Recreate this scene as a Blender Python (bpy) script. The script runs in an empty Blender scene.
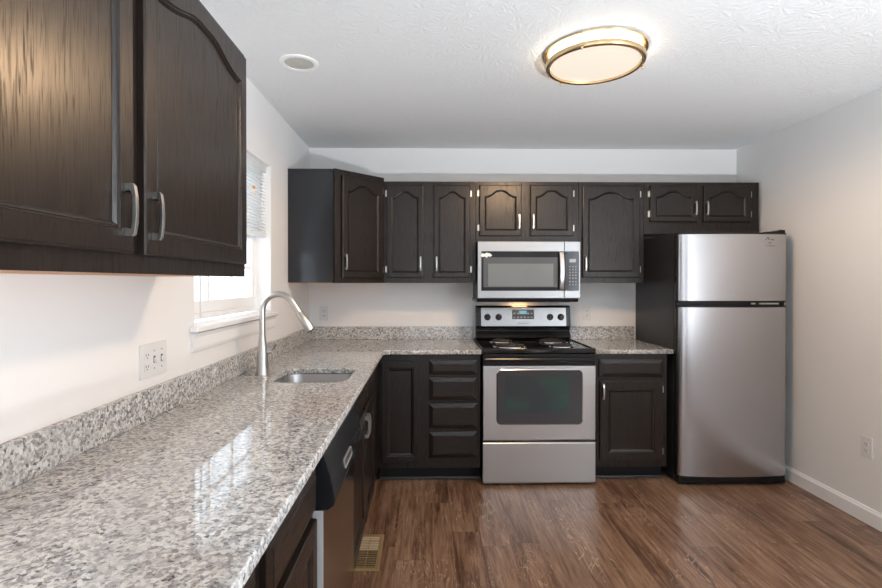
import bpy, bmesh, math, random
from mathutils import Vector, Matrix
random.seed(7)
C = bpy.context.scene
COL = C.collection
R = math.radians

# ------------------------------------------------------------------ camera, world, exposure
XL, XR, YB, YR, ZC = -0.94, 2.505, 3.95, -2.60, 2.44     # left wall, right wall, back wall, rear wall, ceiling
cam_d = bpy.data.cameras.new('camera'); cam = bpy.data.objects.new('camera', cam_d); COL.objects.link(cam)
cam.location = (0, 0, 1.37)
cam.rotation_euler = (R(90 - 0.4), 0, R(-0.9))
cam_d.sensor_width = 36; cam_d.lens = 492 / 882 * 36
cam_d.shift_x = 6.3 / 882; cam_d.shift_y = -8.6 / 882
cam_d.clip_start = 0.02
C.camera = cam

w = bpy.data.worlds.new('sky'); C.world = w; w.use_nodes = True
wb = w.node_tree.nodes['Background']
wb.inputs[0].default_value = (0.80, 0.90, 1.0, 1); wb.inputs[1].default_value = 2.0

def area(name, loc, rot, sx, sy, watts, col, portal=False):
    d = bpy.data.lights.new(name, 'AREA'); d.shape = 'RECTANGLE'; d.size = sx; d.size_y = sy
    d.energy = watts; d.color = col; d.cycles.is_portal = portal
    o = bpy.data.objects.new(name, d); COL.objects.link(o); o.location = loc; o.rotation_euler = rot
    return o
def bulb(name, loc, watts, col, typ='POINT'):
    d = bpy.data.lights.new(name, typ); d.energy = watts; d.color = col; d.shadow_soft_size = 0
    o = bpy.data.objects.new(name, d); COL.objects.link(o); o.location = loc; return o
DAY = (.86, .93, 1.0)
area('added_rear_daylight', (0.10, YR - 0.20, 1.12), (R(90), 0, 0), 1.3, 2.12, 0, DAY, True)          # sky portal at the added, unseen patio door, facing +Y
area('added_dining_fill', (XR + 0.16, -1.3, 1.45), (0, R(90), 0), 1.5, 1.3, 32, DAY)  # fill light added out of view, standing in for daylight from the right
area('kitchen_window_daylight', (XL - 0.16, 2.49, 1.62), (0, R(-90), 0), 0.9, 0.96, 0, DAY, True)
LAMP_X, LAMP_Y = .780, 2.285
for k in range(3):                                              # downward bulbs behind the lens of the flush ceiling light
    a_ = R(30 + 120*k); o_ = bulb('ceiling_bulb', (LAMP_X + .10*math.cos(a_), LAMP_Y + .10*math.sin(a_), ZC - .085), 13, (1, .66, .38), 'SPOT')
    o_.data.spot_size = R(178); o_.data.spot_blend = .35
for k in range(3):                                              # unseen spots added behind the camera, aimed up to brighten the ceiling
    a_ = R(120*k); o_ = bulb('added_uplight', (1.6 + .08*math.cos(a_), -.45 + .08*math.sin(a_), .40), 105, (.90, .955, 1), 'SPOT')
    o_.rotation_euler = (R(180), 0, 0); o_.data.spot_size = R(166); o_.data.spot_blend = .5

C.view_settings.view_transform = 'Standard'; C.view_settings.look = 'None'
C.view_settings.gamma = 1; C.view_settings.use_curve_mapping = False
C.view_settings.exposure = 0.64
try:
    C.cycles.max_bounces = 10; C.cycles.diffuse_bounces = 6; C.cycles.glossy_bounces = 5
    C.cycles.use_denoising = True; C.cycles.sample_clamp_indirect = 6
    C.cycles.caustics_reflective = False; C.cycles.caustics_refractive = False
except Exception: pass

# ------------------------------------------------------------------ materials
def mat(name, col, rough=0.5, metal=0.0, spec=0.5, coat=0.0, coat_r=0.1, emit=None, es=0):
    m = bpy.data.materials.new(name); m.use_nodes = True
    b = m.node_tree.nodes['Principled BSDF']
    b.inputs['Base Color'].default_value = (*col, 1); b.inputs['Roughness'].default_value = rough
    b.inputs['Metallic'].default_value = metal; b.inputs['Specular IOR Level'].default_value = spec
    b.inputs['Coat Weight'].default_value = coat; b.inputs['Coat Roughness'].default_value = coat_r
    if emit: b.inputs['Emission Color'].default_value = (*emit, 1); b.inputs['Emission Strength'].default_value = es
    return m
class N:
    """tiny node-graph writer"""
    def __init__(s, m): s.t = m.node_tree; s.b = s.t.nodes['Principled BSDF']
    def n(s, typ, **kw):
        x = s.t.nodes.new(typ)
        for k, v in kw.items(): setattr(x, k, v)
        return x
    def l(s, a, b): s.t.links.new(a, b)
    def coord(s): return s.n('ShaderNodeTexCoord').outputs['Object']
    def mapping(s, v, sc=(1,1,1), rot=(0,0,0), loc=(0,0,0)):
        m = s.n('ShaderNodeMapping'); s.l(v, m.inputs[0])
        m.inputs['Scale'].default_value = sc; m.inputs['Rotation'].default_value = rot; m.inputs['Location'].default_value = loc
        return m.outputs[0]
    def noise(s, v, scale, detail=3, rough=.5, dist=0, dim='3D'):
        x = s.n('ShaderNodeTexNoise'); s.l(v, x.inputs['Vector'])
        x.inputs['Scale'].default_value = scale; x.inputs['Detail'].default_value = detail
        x.inputs['Roughness'].default_value = rough; x.inputs['Distortion'].default_value = dist
        return x
    def ramp(s, f, stops, interp='LINEAR'):
        r = s.n('ShaderNodeValToRGB'); s.l(f, r.inputs[0]); r.color_ramp.interpolation = interp
        e = r.color_ramp.elements
        while len(e) < len(stops): e.new(0.5)
        for i, (p, c) in enumerate(stops):
            e[i].position = p; e[i].color = (*c, 1) if len(c) == 3 else c
        return r.outputs[0]
    def math(s, op, a, b=None, c=None):
        x = s.n('ShaderNodeMath', operation=op)
        for i, v in enumerate((a, b, c)):
            if v is None: continue
            if isinstance(v, (int, float)): x.inputs[i].default_value = v
            else: s.l(v, x.inputs[i])
        return x.outputs[0]
    def mix(s, f, a, b, mode='MIX'):
        x = s.n('ShaderNodeMix', data_type='RGBA', blend_type=mode)
        for i, v in ((0, f), (6, a), (7, b)):
            if isinstance(v, (int, float)): x.inputs[i].default_value = v
            elif isinstance(v, tuple): x.inputs[i].default_value = (*v, 1)
            else: s.l(v, x.inputs[i])
        return x.outputs[2]
    def bump(s, h, strength=.2, dist=.01):
        x = s.n('ShaderNodeBump'); s.l(h, x.inputs['Height']); x.inputs['Strength'].default_value = strength
        x.inputs['Distance'].default_value = dist; s.l(x.outputs[0], s.b.inputs['Normal'])
    def base(s, c): s.l(c, s.b.inputs['Base Color'])

def wood_mat(name, axis='z', c0=(0.0075, 0.0052, 0.0043), c1=(0.0175, 0.0118, 0.0092), rough=.30):
    m = mat(name, c0, rough, spec=.42); g = N(m); v = g.coord()
    sc = (34, 34, 2.6) if axis == 'z' else (2.6, 34, 34)
    v2 = g.mapping(v, sc)
    n1 = g.noise(v2, 1.6, 5, .62, .9)
    sc2 = (260, 260, 9) if axis == 'z' else (9, 260, 260)
    n2 = g.noise(g.mapping(v, sc2), 1.0, 2, .5)
    f = g.math('MULTIPLY', n1.outputs[0], g.math('ADD', n2.outputs[0], .55))
    g.base(g.ramp(f, [(.28, c0), (.5, tuple((a + b) / 2 for a, b in zip(c0, c1))), (.72, c1)]))
    sc3 = (330, 330, 13) if axis == 'z' else (13, 330, 330)
    pore = g.noise(g.mapping(v, sc3), 1.0, 2, .55, .3)
    pz = g.math('MULTIPLY', g.ramp(pore.outputs[0], [(.50, (0, 0, 0)), (.60, (1, 1, 1))]), g.ramp(n1.outputs[0], [(.42, (.25, .25, .25)), (.58, (1, 1, 1))]))
    g.bump(g.math('SUBTRACT', g.math('MULTIPLY', f, .5), g.math('MULTIPLY', pz, .5)), .10, .0010)
    g.l(g.math('SUBTRACT', .46, g.math('MULTIPLY', pz, .26)), g.b.inputs['Specular IOR Level'])
    g.l(g.math('ADD', rough, g.math('MULTIPLY', pz, .10)), g.b.inputs['Roughness'])
    return m
WOODV = wood_mat('espresso_oak_vertical', 'z')
WOODH = wood_mat('espresso_oak_horizontal', 'x')
WOODB = mat('dark_painted_side', (0.014, 0.016, 0.020), .15); g = N(WOODB)
nz = g.noise(g.mapping(g.coord(), (3, 3, 3)), 3, 4); g.bump(nz.outputs[0], .05, .004)
WOODR = wood_mat('raw_orange_maple', 'x', (.42, .17, .05), (.58, .27, .09), .5)
KICK = mat('black_toe_kick', (.008, .008, .009), .55, spec=.25)
SHOE = mat('dark_shoe_moulding', (.05, .045, .05), .35)

def granite():
    m = mat('grey_granite', (.5, .5, .48), .035, spec=.6); g = N(m); v = g.coord()
    wob = g.noise(v, 60, 2, .5)
    vv = g.n('ShaderNodeVectorMath', operation='MULTIPLY_ADD'); g.l(wob.outputs['Color'], vv.inputs[0])
    vv.inputs[1].default_value = (.012, .012, .012); g.l(v, vv.inputs[2])
    def vor(scale):
        x = g.n('ShaderNodeTexVoronoi'); g.l(vv.outputs[0], x.inputs['Vector']); x.inputs['Scale'].default_value = scale
        sp = g.n('ShaderNodeSeparateColor'); g.l(x.outputs['Color'], sp.inputs[0]); return sp.outputs[0]
    c1 = g.ramp(vor(118), [(0, (.025, .025, .032)), (.14, (.11, .11, .12)), (.28, (.27, .27, .275)), (.46, (.52, .51, .49)), (.72, (.69, .685, .67)), (.94, (.44, .39, .32))], 'CONSTANT')
    c2 = g.ramp(vor(210), [(0, (.10, .10, .12)), (.16, (.38, .37, .36)), (.42, (.60, .59, .565)), (.85, (.72, .71, .69))], 'CONSTANT')
    col = g.mix(.40, c1, c2)
    big = g.noise(v, 9, 3, .6)
    col = g.mix(g.ramp(big.outputs[0], [(.42, (0, 0, 0)), (.62, (.30, .30, .30))]), col, (.42, .41, .40))
    g.base(col)
    return m
GRAN = granite()

def floor_mat():
    m = mat('brown_vinyl_planks', (.2, .1, .06), .33, spec=.45); g = N(m); v = g.coord()
    s = g.n('ShaderNodeSeparateXYZ'); g.l(v, s.inputs[0]); X, Y = s.outputs[0], s.outputs[1]
    PW, PL = .152, 1.22
    xi = g.math('DIVIDE', g.math('ADD', X, 5.03), PW); col = g.math('FLOOR', xi)
    wn = g.n('ShaderNodeTexWhiteNoise', noise_dimensions='1D'); g.l(col, wn.inputs['W'])
    yi = g.math('ADD', g.math('DIVIDE', g.math('ADD', Y, 9), PL), wn.outputs[0]); row = g.math('FLOOR', yi)
    idn = g.math('ADD', g.math('MULTIPLY', col, 7.13), g.math('MULTIPLY', row, 3.77))
    wn2 = g.n('ShaderNodeTexWhiteNoise', noise_dimensions='1D'); g.l(idn, wn2.inputs['W'])
    cb = g.n('ShaderNodeCombineXYZ'); g.l(X, cb.inputs[0]); g.l(Y, cb.inputs[1]); g.l(g.math('MULTIPLY', wn2.outputs[0], 40), cb.inputs[2])
    P = cb.outputs[0]
    gr = g.noise(g.mapping(P, (46, 3.2, 1)), 1, 6, .66, .5)
    fine = g.noise(g.mapping(P, (210, 9, 1)), 1, 3, .6)
    broad = g.noise(g.mapping(P, (9, 1.0, 1)), 1, 3, .5, .4)
    f = g.math('ADD', g.math('MULTIPLY', gr.outputs[0], .55), g.math('ADD', g.math('MULTIPLY', fine.outputs[0], .2), g.math('MULTIPLY', broad.outputs[0], .3)))
    f = g.math('ADD', f, g.math('MULTIPLY', g.math('SUBTRACT', wn2.outputs[0], .5), .07))
    c = g.ramp(f, [(.36, (.045, .021, .012)), (.46, (.120, .062, .036)), (.54, (.205, .115, .070)), (.66, (.31, .20, .13))])
    # pale cathedral contour lines
    cn = g.noise(g.mapping(P, (10.5, 2.0, 1)), 1, 2.5, .5, .9)
    fr = g.math('FRACT', g.math('MULTIPLY', cn.outputs[0], 13))
    line = g.math('SUBTRACT', 1, g.math('MULTIPLY', g.math('ABSOLUTE', g.math('SUBTRACT', fr, .5)), 9)); line = g.math('MAXIMUM', line, 0)
    mk = g.noise(g.mapping(P, (7, 2.2, 1), loc=(3, 8, 0)), 1, 2, .5)
    msk = g.ramp(mk.outputs[0], [(.46, (0, 0, 0)), (.62, (1, 1, 1))])
    lf = g.math('MULTIPLY', g.math('MULTIPLY', line, .62), msk)
    c = g.mix(lf, c, (.50, .36, .25))
    fx = g.math('FRACT', xi); ex = g.math('MINIMUM', fx, g.math('SUBTRACT', 1, fx))
    fy = g.math('FRACT', yi); ey = g.math('MULTIPLY', g.math('MINIMUM', fy, g.math('SUBTRACT', 1, fy)), PL / PW)
    seam = g.math('LESS_THAN', g.math('MINIMUM', ex, ey), .010)
    c = g.mix(g.math('MULTIPLY', seam, .35), c, (.04, .02, .012))
    g.base(c)
    g.bump(g.math('SUBTRACT', g.math('MULTIPLY', f, .5), seam), .12, .002)
    return m
FLOOR = floor_mat()

def paint(name, col, bump=.05, sc=220, rough=.55):
    m = mat(name, col, rough, spec=.3); g = N(m); v = g.coord()
    n = g.noise(v, sc, 3); g.bump(n.outputs[0], bump, .002); return m
WALL = paint('warm_white_wall_paint', (.79, .785, .78))
def ceil_mat():
    m = mat('textured_ceiling_paint', (.75, .76, .77), .7, spec=.25); g = N(m); v = g.coord()
    # crow's-foot stomp: radial ridges round scattered centres
    vo = g.n('ShaderNodeTexVoronoi'); vo.inputs['Scale'].default_value = 7.5; g.l(v, vo.inputs['Vector'])
    d = g.n('ShaderNodeVectorMath', operation='SUBTRACT'); g.l(v, d.inputs[0]); g.l(vo.outputs['Position'], d.inputs[1])
    sp = g.n('ShaderNodeSeparateXYZ'); g.l(d.outputs[0], sp.inputs[0])
    ang = g.math('ARCTAN2', sp.outputs[1], sp.outputs[0])
    n0 = g.noise(v, 30, 3, .6)
    ridg = g.math('SINE', g.math('ADD', g.math('MULTIPLY', ang, 11), g.math('MULTIPLY', n0.outputs[0], 14)))
    n1 = g.noise(v, 45, 4, .65, 1.2)
    h = g.math('ADD', g.math('MULTIPLY', ridg, .35), g.math('MULTIPLY', n1.outputs[0], 1.3))
    g.bump(h, .36, .005); return m
CEIL = ceil_mat()
TRIM = mat('white_semi_gloss_trim', (.83, .83, .83), .3)
VINYL = mat('white_window_vinyl', (.85, .86, .87), .3)
BLIND = mat('white_blind', (.85, .85, .85), .45)
PLATE = mat('white_plastic_plate', (.70, .70, .70), .35)
SLOT = mat('dark_slot', (.04, .035, .03), .5)
_t = BLIND.node_tree; _tr = _t.nodes.new('ShaderNodeBsdfTranslucent'); _tr.inputs[0].default_value = (.85, .85, .84, 1)
_mx = _t.nodes.new('ShaderNodeMixShader'); _mx.inputs[0].default_value = .5
_t.links.new(_t.nodes['Principled BSDF'].outputs[0], _mx.inputs[1]); _t.links.new(_tr.outputs[0], _mx.inputs[2]); _t.links.new(_mx.outputs[0], _t.nodes['Material Output'].inputs[0])
def brushed(name, col, rough=.26, axis='x', bs=.02, aniso=0):
    m = mat(name, col, rough, 1.0); g = N(m); v = g.coord()
    sc = (3, 300, 400) if axis == 'x' else (300, 300, 3)
    n = g.noise(g.mapping(v, sc), 1, 3, .6); g.bump(n.outputs[0], bs, .001)
    n2 = g.noise(g.mapping(v, (2, 2, 2)), 1, 1, .5)
    rr = g.n('ShaderNodeMapRange'); g.l(n2.outputs[0], rr.inputs[0]); rr.inputs[3].default_value = rough - .02; rr.inputs[4].default_value = rough + .03
    g.l(rr.outputs[0], g.b.inputs['Roughness'])
    return m
STEEL = brushed('brushed_stainless', (.56, .56, .565), .30)
STEELM = brushed('microwave_stainless', (.34, .34, .343), .30)
STEELD = brushed('fridge_stainless', (.49, .49, .51), .24)
NICKEL = brushed('brushed_nickel', (.56, .55, .53), .28, 'z', .04)
CHROME = mat('chrome', (.72, .72, .72), .12, 1)
GOLD = mat('lamp_nickel_ring', (.78, .58, .33), .26, 1)
BLACK = mat('black_appliance_plastic', (.010, .011, .013), .22, spec=.35)
BLACKM = mat('black_textured_side', (.020, .021, .024), .36); g = N(BLACKM)
nz = g.noise(g.coord(), 350, 2); g.bump(nz.outputs[0], .12, .001)
ENAMEL = mat('black_enamel', (.008, .008, .009), .10)
GLASSB = mat('dark_glass', (.016, .018, .022), .08, spec=.3)
def ovenglass():
    m = mat('oven_glass', (.03, .05, .05), .07, spec=.6); g = N(m); v = g.coord()
    n = g.noise(g.mapping(v, (4, 4, 7)), 1, 2, .5)
    g.base(g.ramp(n.outputs[0], [(.45, (.030, .042, .050)), (.70, (.030, .066, .060))])); return m
OVGL = ovenglass()
MWG = mat('microwave_window_mesh', (.17, .19, .20), .16)
MWG2 = mat('microwave_window_border', (.09, .10, .11), .12)
KNOB = mat('black_knob', (.015, .015, .017), .3)
COIL = mat('coil_element', (.035, .030, .030), .5, .3)
LCD = mat('lit_display', (.02, .05, .07), .3, emit=(.3, .6, .8), es=.4)
LCDM = mat('grey_display', (.25, .29, .32), .3, emit=(.5, .6, .7), es=.15)
WHT = mat('white_print', (.75, .75, .75), .4)
GREYP = mat('grey_print', (.28, .29, .30), .4)
TAPE = mat('white_sticker', (.82, .82, .8), .4)
ORANGE = mat('orange_print', (.85, .35, .03), .4)
BRASS = mat('tan_register_metal', (.46, .31, .15), .38, .5)
DIFF = mat('lit_diffuser', (.25, .24, .22), .4, emit=(1.0, .86, .70), es=.50)
DIFFS = mat('lit_diffuser_side', (.9, .85, .75), .4, emit=(1.0, .82, .62), es=6)
HOODL = mat('lit_hood_lens', (1, .8, .5), .3, emit=(1.0, .62, .28), es=6)
REFLECT = mat('can_light_reflector', (.50, .50, .46), .35)
def glass():
    m = bpy.data.materials.new('window_glass'); m.use_nodes = True; t = m.node_tree; t.nodes.clear()
    o = t.nodes.new('ShaderNodeOutputMaterial'); a = t.nodes.new('ShaderNodeBsdfTransparent'); b = t.nodes.new('ShaderNodeBsdfGlossy')
    b.inputs['Roughness'].default_value = .02; x = t.nodes.new('ShaderNodeMixShader'); x.inputs[0].default_value = .06
    t.links.new(a.outputs[0], x.inputs[1]); t.links.new(b.outputs[0], x.inputs[2]); t.links.new(x.outputs[0], o.inputs[0]); return m
GLASS = glass()

# ------------------------------------------------------------------ mesh helpers
def link(name, me, m, parent=None):
    o = bpy.data.objects.new(name, me); COL.objects.link(o)
    if m: me.materials.append(m)
    if parent: o.parent = parent
    return o
def obj(name, bm, m, parent=None, smooth=False, loc=None, bevel=0):
    bmesh.ops.recalc_face_normals(bm, faces=bm.faces)
    me = bpy.data.meshes.new(name); bm.to_mesh(me); bm.free()
    o = link(name, me, m, parent)
    if smooth:
        for p in me.polygons: p.use_smooth = True
        try: me.set_sharp_from_angle(angle=R(38))
        except Exception: pass
    if loc: o.location = loc
    if bevel:
        b = o.modifiers.new('bevel', 'BEVEL'); b.width = bevel; b.segments = 2; b.limit_method = 'ANGLE'; b.angle_limit = R(40)
    return o
def bx(bm, x0, x1, y0, y1, z0, z1):
    v = [bm.verts.new(p) for p in ((x0,y0,z0),(x1,y0,z0),(x1,y1,z0),(x0,y1,z0),(x0,y0,z1),(x1,y0,z1),(x1,y1,z1),(x0,y1,z1))]
    for f in ((0,3,2,1),(4,5,6,7),(0,1,5,4),(1,2,6,5),(2,3,7,6),(3,0,4,7)): bm.faces.new([v[i] for i in f])
    return v
def box(name, m, parent, x0, x1, y0, y1, z0, z1, bevel=0):
    bm = bmesh.new(); bx(bm, x0, x1, y0, y1, z0, z1); return obj(name, bm, m, parent, bevel=bevel)
def bridge(bm, a, b):
    n = len(a)
    for i in range(n): bm.faces.new((a[i], a[(i+1) % n], b[(i+1) % n], b[i]))
def lathe(bm, prof, c=(0,0,0), seg=32, axis='z', cap=(True, True), sx=1, sy=1):
    rings = []
    for r, h in prof:
        ring = []
        for i in range(seg):
            a = 2*math.pi*i/seg; p = (r*math.cos(a)*sx, r*math.sin(a)*sy, h)
            if axis == 'y': p = (p[0], p[2], p[1])
            if axis == 'x': p = (p[2], p[0], p[1])
            ring.append(bm.verts.new((p[0]+c[0], p[1]+c[1], p[2]+c[2])))
        rings.append(ring)
    for a, b in zip(rings, rings[1:]): bridge(bm, a, b)
    if cap[0]: bm.faces.new(rings[0])
    if cap[1]: bm.faces.new(rings[-1])
def tube(bm, pts, rad, seg=12, closed=False, cap=True):
    pts = [Vector(p) for p in pts]; n = len(pts)
    rad = rad if isinstance(rad, (list, tuple)) else [rad]*n
    rings = []; up = None
    for i, p in enumerate(pts):
        if closed: t = (pts[(i+1) % n] - pts[i-1]).normalized()
        else: t = (pts[min(i+1, n-1)] - pts[max(i-1, 0)]).normalized()
        if up is None:
            up = Vector((0,0,1)) if abs(t.z) < .9 else Vector((0,1,0))
        s = t.cross(up).normalized(); up = s.cross(t).normalized()
        rings.append([bm.verts.new(p + (s*math.cos(2*math.pi*k/seg) + up*math.sin(2*math.pi*k/seg))*rad[i]) for k in range(seg)])
    for a, b in zip(rings, rings[1:]): bridge(bm, a, b)
    if closed: bridge(bm, rings[-1], rings[0])
    elif cap: bm.faces.new(rings[0]); bm.faces.new(rings[-1])
def prism(bm, poly, fn, d0, d1):
    """poly of (u,v); fn(u,v,d)->xyz, extruded d0..d1"""
    a = [bm.verts.new(fn(u, v, d0)) for u, v in poly]; b = [bm.verts.new(fn(u, v, d1)) for u, v in poly]
    bridge(bm, a, b); bm.faces.new(a); bm.faces.new(b)
def rrect(x0, x1, z0, z1, r, n=6):
    o = []
    for cx, cz, a0 in ((x1-r, z0+r, -90), (x1-r, z1-r, 0), (x0+r, z1-r, 90), (x0+r, z0+r, 180)):
        for k in range(n+1):
            a = R(a0 + 90*k/n); o.append((cx + r*math.cos(a), cz + r*math.sin(a)))
    return o
def thing(name, label, cat, loc=(0,0,0), rz=0, group=None):
    o = bpy.data.objects.new(name, None); COL.objects.link(o); o.location = loc; o.rotation_euler = (0, 0, rz)
    o.empty_display_size = .1
    o['label'] = label; o['category'] = cat
    if group: o['group'] = group
    return o
def tag(o, label, cat, group=None):
    o['label'] = label; o['category'] = cat
    if group: o['group'] = group
    return o
def struct(name, bm, m, parent=None, **k):
    o = obj(name, bm, m, parent, **k)
    if not parent: o['kind'] = 'structure'
    return o
def text(name, s, size, m, parent, loc, rot=(R(90), 0, 0)):
    cu = bpy.data.curves.new(name, 'FONT'); cu.body = s; cu.size = size; cu.extrude = .0003; cu.align_x = 'CENTER'; cu.align_y = 'CENTER'
    t = bpy.data.objects.new(name, cu); COL.objects.link(t)
    dg = bpy.context.evaluated_depsgraph_get(); me = bpy.data.meshes.new_from_object(t.evaluated_get(dg))
    bpy.data.objects.remove(t)
    o = link(name, me, None, parent); me.materials.clear(); me.materials.append(m); o.location = loc; o.rotation_euler = rot
    return o

# ------------------------------------------------------------------ room shell
T = .12
def wall_holes(bm, u0, u1, z0, z1, holes, fn, t0, t1):
    """rectangular wall with rectangular holes, as a grid of boxes"""
    us = sorted({u0, u1, *[h[0] for h in holes], *[h[1] for h in holes]}); zs = sorted({z0, z1, *[h[2] for h in holes], *[h[3] for h in holes]})
    cells = [(i, j) for i in range(len(us)-1) for j in range(len(zs)-1)
             if not any(h[0]-1e-6 <= us[i] and us[i+1] <= h[1]+1e-6 and h[2]-1e-6 <= zs[j] and zs[j+1] <= h[3]+1e-6 for h in holes)]
    S = set(cells); vc = {}
    def V(i, j, d):
        k = (i, j, d)
        if k not in vc: vc[k] = bm.verts.new(fn(us[i], zs[j], t0 if d == 0 else t1))
        return vc[k]
    for i, j in cells:
        for d in (0, 1): bm.faces.new([V(i, j, d), V(i+1, j, d), V(i+1, j+1, d), V(i, j+1, d)])
        for (di, dj, a, b) in ((-1, 0, (i, j), (i, j+1)), (1, 0, (i+1, j), (i+1, j+1)), (0, -1, (i, j), (i+1, j)), (0, 1, (i, j+1), (i+1, j+1))):
            if (i+di, j+dj) not in S: bm.faces.new([V(*a, 0), V(*b, 0), V(*b, 1), V(*a, 1)])
WY0, WY1, WZ0, WZ1 = 2.00, 2.985, 1.165, 2.07
bm = bmesh.new(); wall_holes(bm, YR-T, YB+T, 0, ZC, [(WY0, WY1, WZ0, WZ1)], lambda u, z, d: (d, u, z), XL, XL-.15); struct('wall_left', bm, WALL)
bm = bmesh.new(); bx(bm, XL, XR, YB, YB+T, 0, ZC); struct('wall_back', bm, WALL)
bm = bmesh.new(); wall_holes(bm, YR-T, YB+T, 0, ZC, [(-1.95, -.65, .70, 2.20)], lambda u, z, d: (d, u, z), XR, XR+T); struct('wall_right', bm, WALL)
bm = bmesh.new(); wall_holes(bm, XL, XR, 0, ZC, [(-.55, .75, .06, 2.18)], lambda u, z, d: (u, d, z), YR, YR-T); struct('wall_rear', bm, paint('greige_wall_paint', (.30, .28, .26)))
bm = bmesh.new(); bx(bm, XL-.15, XR+T, YR-T, YB+T, -.1, 0); struct('floor', bm, FLOOR)
bm = bmesh.new(); bx(bm, XL-.15, XR+T, YR-T, YB+T, ZC, ZC+.1); struct('ceiling', bm, CEIL)
def baseb(name, poly_fn, a, b):
    bm = bmesh.new(); prism(bm, [(0, 0), (.014, 0), (.014, .075), (.009, .083), (.006, .092), (0, .094)], poly_fn, a, b); struct(name, bm, TRIM)
baseb('baseboard_right', lambda u, v, d: (XR-.0005-u, d, v), YR, YB-.001)
baseb('baseboard_left', lambda u, v, d: (XL+.0005+u, d, v), YR, -.70)

# kitchen window in the left wall
win = bpy.data.objects.new('window_1', None); COL.objects.link(win); win['kind'] = 'structure'; win.location = (XL, WY0, WZ0)
WW, WH = WY1-WY0, WZ1-WZ0; SL = .035           # opening size; stool thickness
def sash(parent, name, xo, z0, z1, cols, rows, y0=.03, y1=None):
    y1 = y1 or WW-.03; bm = bmesh.new(); f = .042
    bx(bm, xo-.03, xo, y0, y0+f, z0, z1); bx(bm, xo-.03, xo, y1-f, y1, z0, z1)
    bx(bm, xo-.03, xo, y0+f, y1-f, z0, z0+f+.012); bx(bm, xo-.03, xo, y0+f, y1-f, z1-f+.008, z1)
    s = obj(name, bm, VINYL, parent, bevel=.003)
    bm = bmesh.new(); iy0, iy1, iz0, iz1 = y0+f, y1-f, z0+f+.012, z1-f+.008
    for k in range(1, cols): c = iy0+(iy1-iy0)*k/cols; bx(bm, xo-.020, xo-.008, c-.008, c+.008, iz0, iz1)
    for k in range(1, rows): c = iz0+(iz1-iz0)*k/rows; bx(bm, xo-.0195, xo-.0085, iy0, iy1, c-.008, c+.008)
    obj('muntin', bm, VINYL, s)
    bm = bmesh.new(); bx(bm, xo-.016, xo-.013, iy0, iy1, iz0, iz1); obj('pane', bm, GLASS, s)
    return s
bm = bmesh.new()
fr0, fr1 = -.145, -.085
bx(bm, fr0, fr1, 0, .03, SL, WH); bx(bm, fr0, fr1, WW-.03, WW, SL, WH); bx(bm, fr0, fr1, .03, WW-.03, WH-.03, WH); bx(bm, fr0, fr1, .03, WW-.03, SL, SL+.03)
obj('window_frame', bm, VINYL, win, bevel=.003)
mid = (SL + WH)/2
sash(win, 'sash', -.088, SL+.03, mid+.02, 3, 2)
sash(win, 'sash', -.112, mid-.02, WH-.03, 3, 2)
# reveal lining (white jamb return)
bm = bmesh.new(); bx(bm, -.085, -.002, 0, .006, SL, WH); bx(bm, -.085, -.002, WW-.006, WW, SL, WH); bx(bm, -.085, -.002, .006, WW-.006, WH-.006, WH)
obj('jamb_lining', bm, TRIM, win)
bm = bmesh.new(); bx(bm, -.085, .0004, 0, WW, 0, SL-.008); bx(bm, .0005, .036, -.045, WW+.045, 0.004, SL-.008)
obj('window_sill', bm, TRIM, win, bevel=.005)
bm = bmesh.new(); prism(bm, [(.0005, -.075), (.010, -.075), (.014, -.060), (.014, -.018), (.024, 0), (.0005, 0)], lambda u, v, d: (u, d, v), -.03, WW+.03)
obj('window_apron', bm, TRIM, win)
# blind half drawn
bl = thing('window_blind', 'white slatted blind half raised in the window over the sink', 'blind', (XL, WY0, WZ0))
box('head_rail', BLIND, bl, -.062, -.024, .012, WW-.012, WH-.046, WH-.0065, .002)
bm = bmesh.new(); z = WH-.058; k = 0
while z > WH-.40:
    pts = [(-.059, -.007), (-.050, -.001), (-.043, .0005), (-.034, -.002), (-.027, -.008), (-.0275, -.0095), (-.043, -.001), (-.059, -.0085)]
    prism(bm, [(u, v*1.25) for u, v in pts], lambda u, v, d, z=z: (u, d, v + z), .014, WW-.014); z -= .0195
for yy in (.14, WW/2, WW-.14): bx(bm, -.0265, -.0255, yy, yy+.0015, WH-.42, WH-.05); bx(bm, -.0605, -.0595, yy, yy+.0015, WH-.42, WH-.05)
obj('slats', bm, BLIND, bl)
box('bottom_rail', BLIND, bl, -.061, -.025, .013, WW-.013, WH-.435, WH-.412, .003)
bm = bmesh.new(); tube(bm, [(-.020, .085, WH-.05), (-.016, .086, WH-.3), (-.014, .088, .055)], .004, 8); obj('tilt_wand', bm, BLIND, bl, smooth=True)
t_ = box('warning_tag', TAPE, bl, -.0235, -.0228, .735, .775, WH-.235, WH-.165); t_['label'] = 'white hanging warning tag with an orange strip'
box('orange_strip', ORANGE, t_, -.0227, -.0222, .735, .775, WH-.180, WH-.166)

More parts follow.
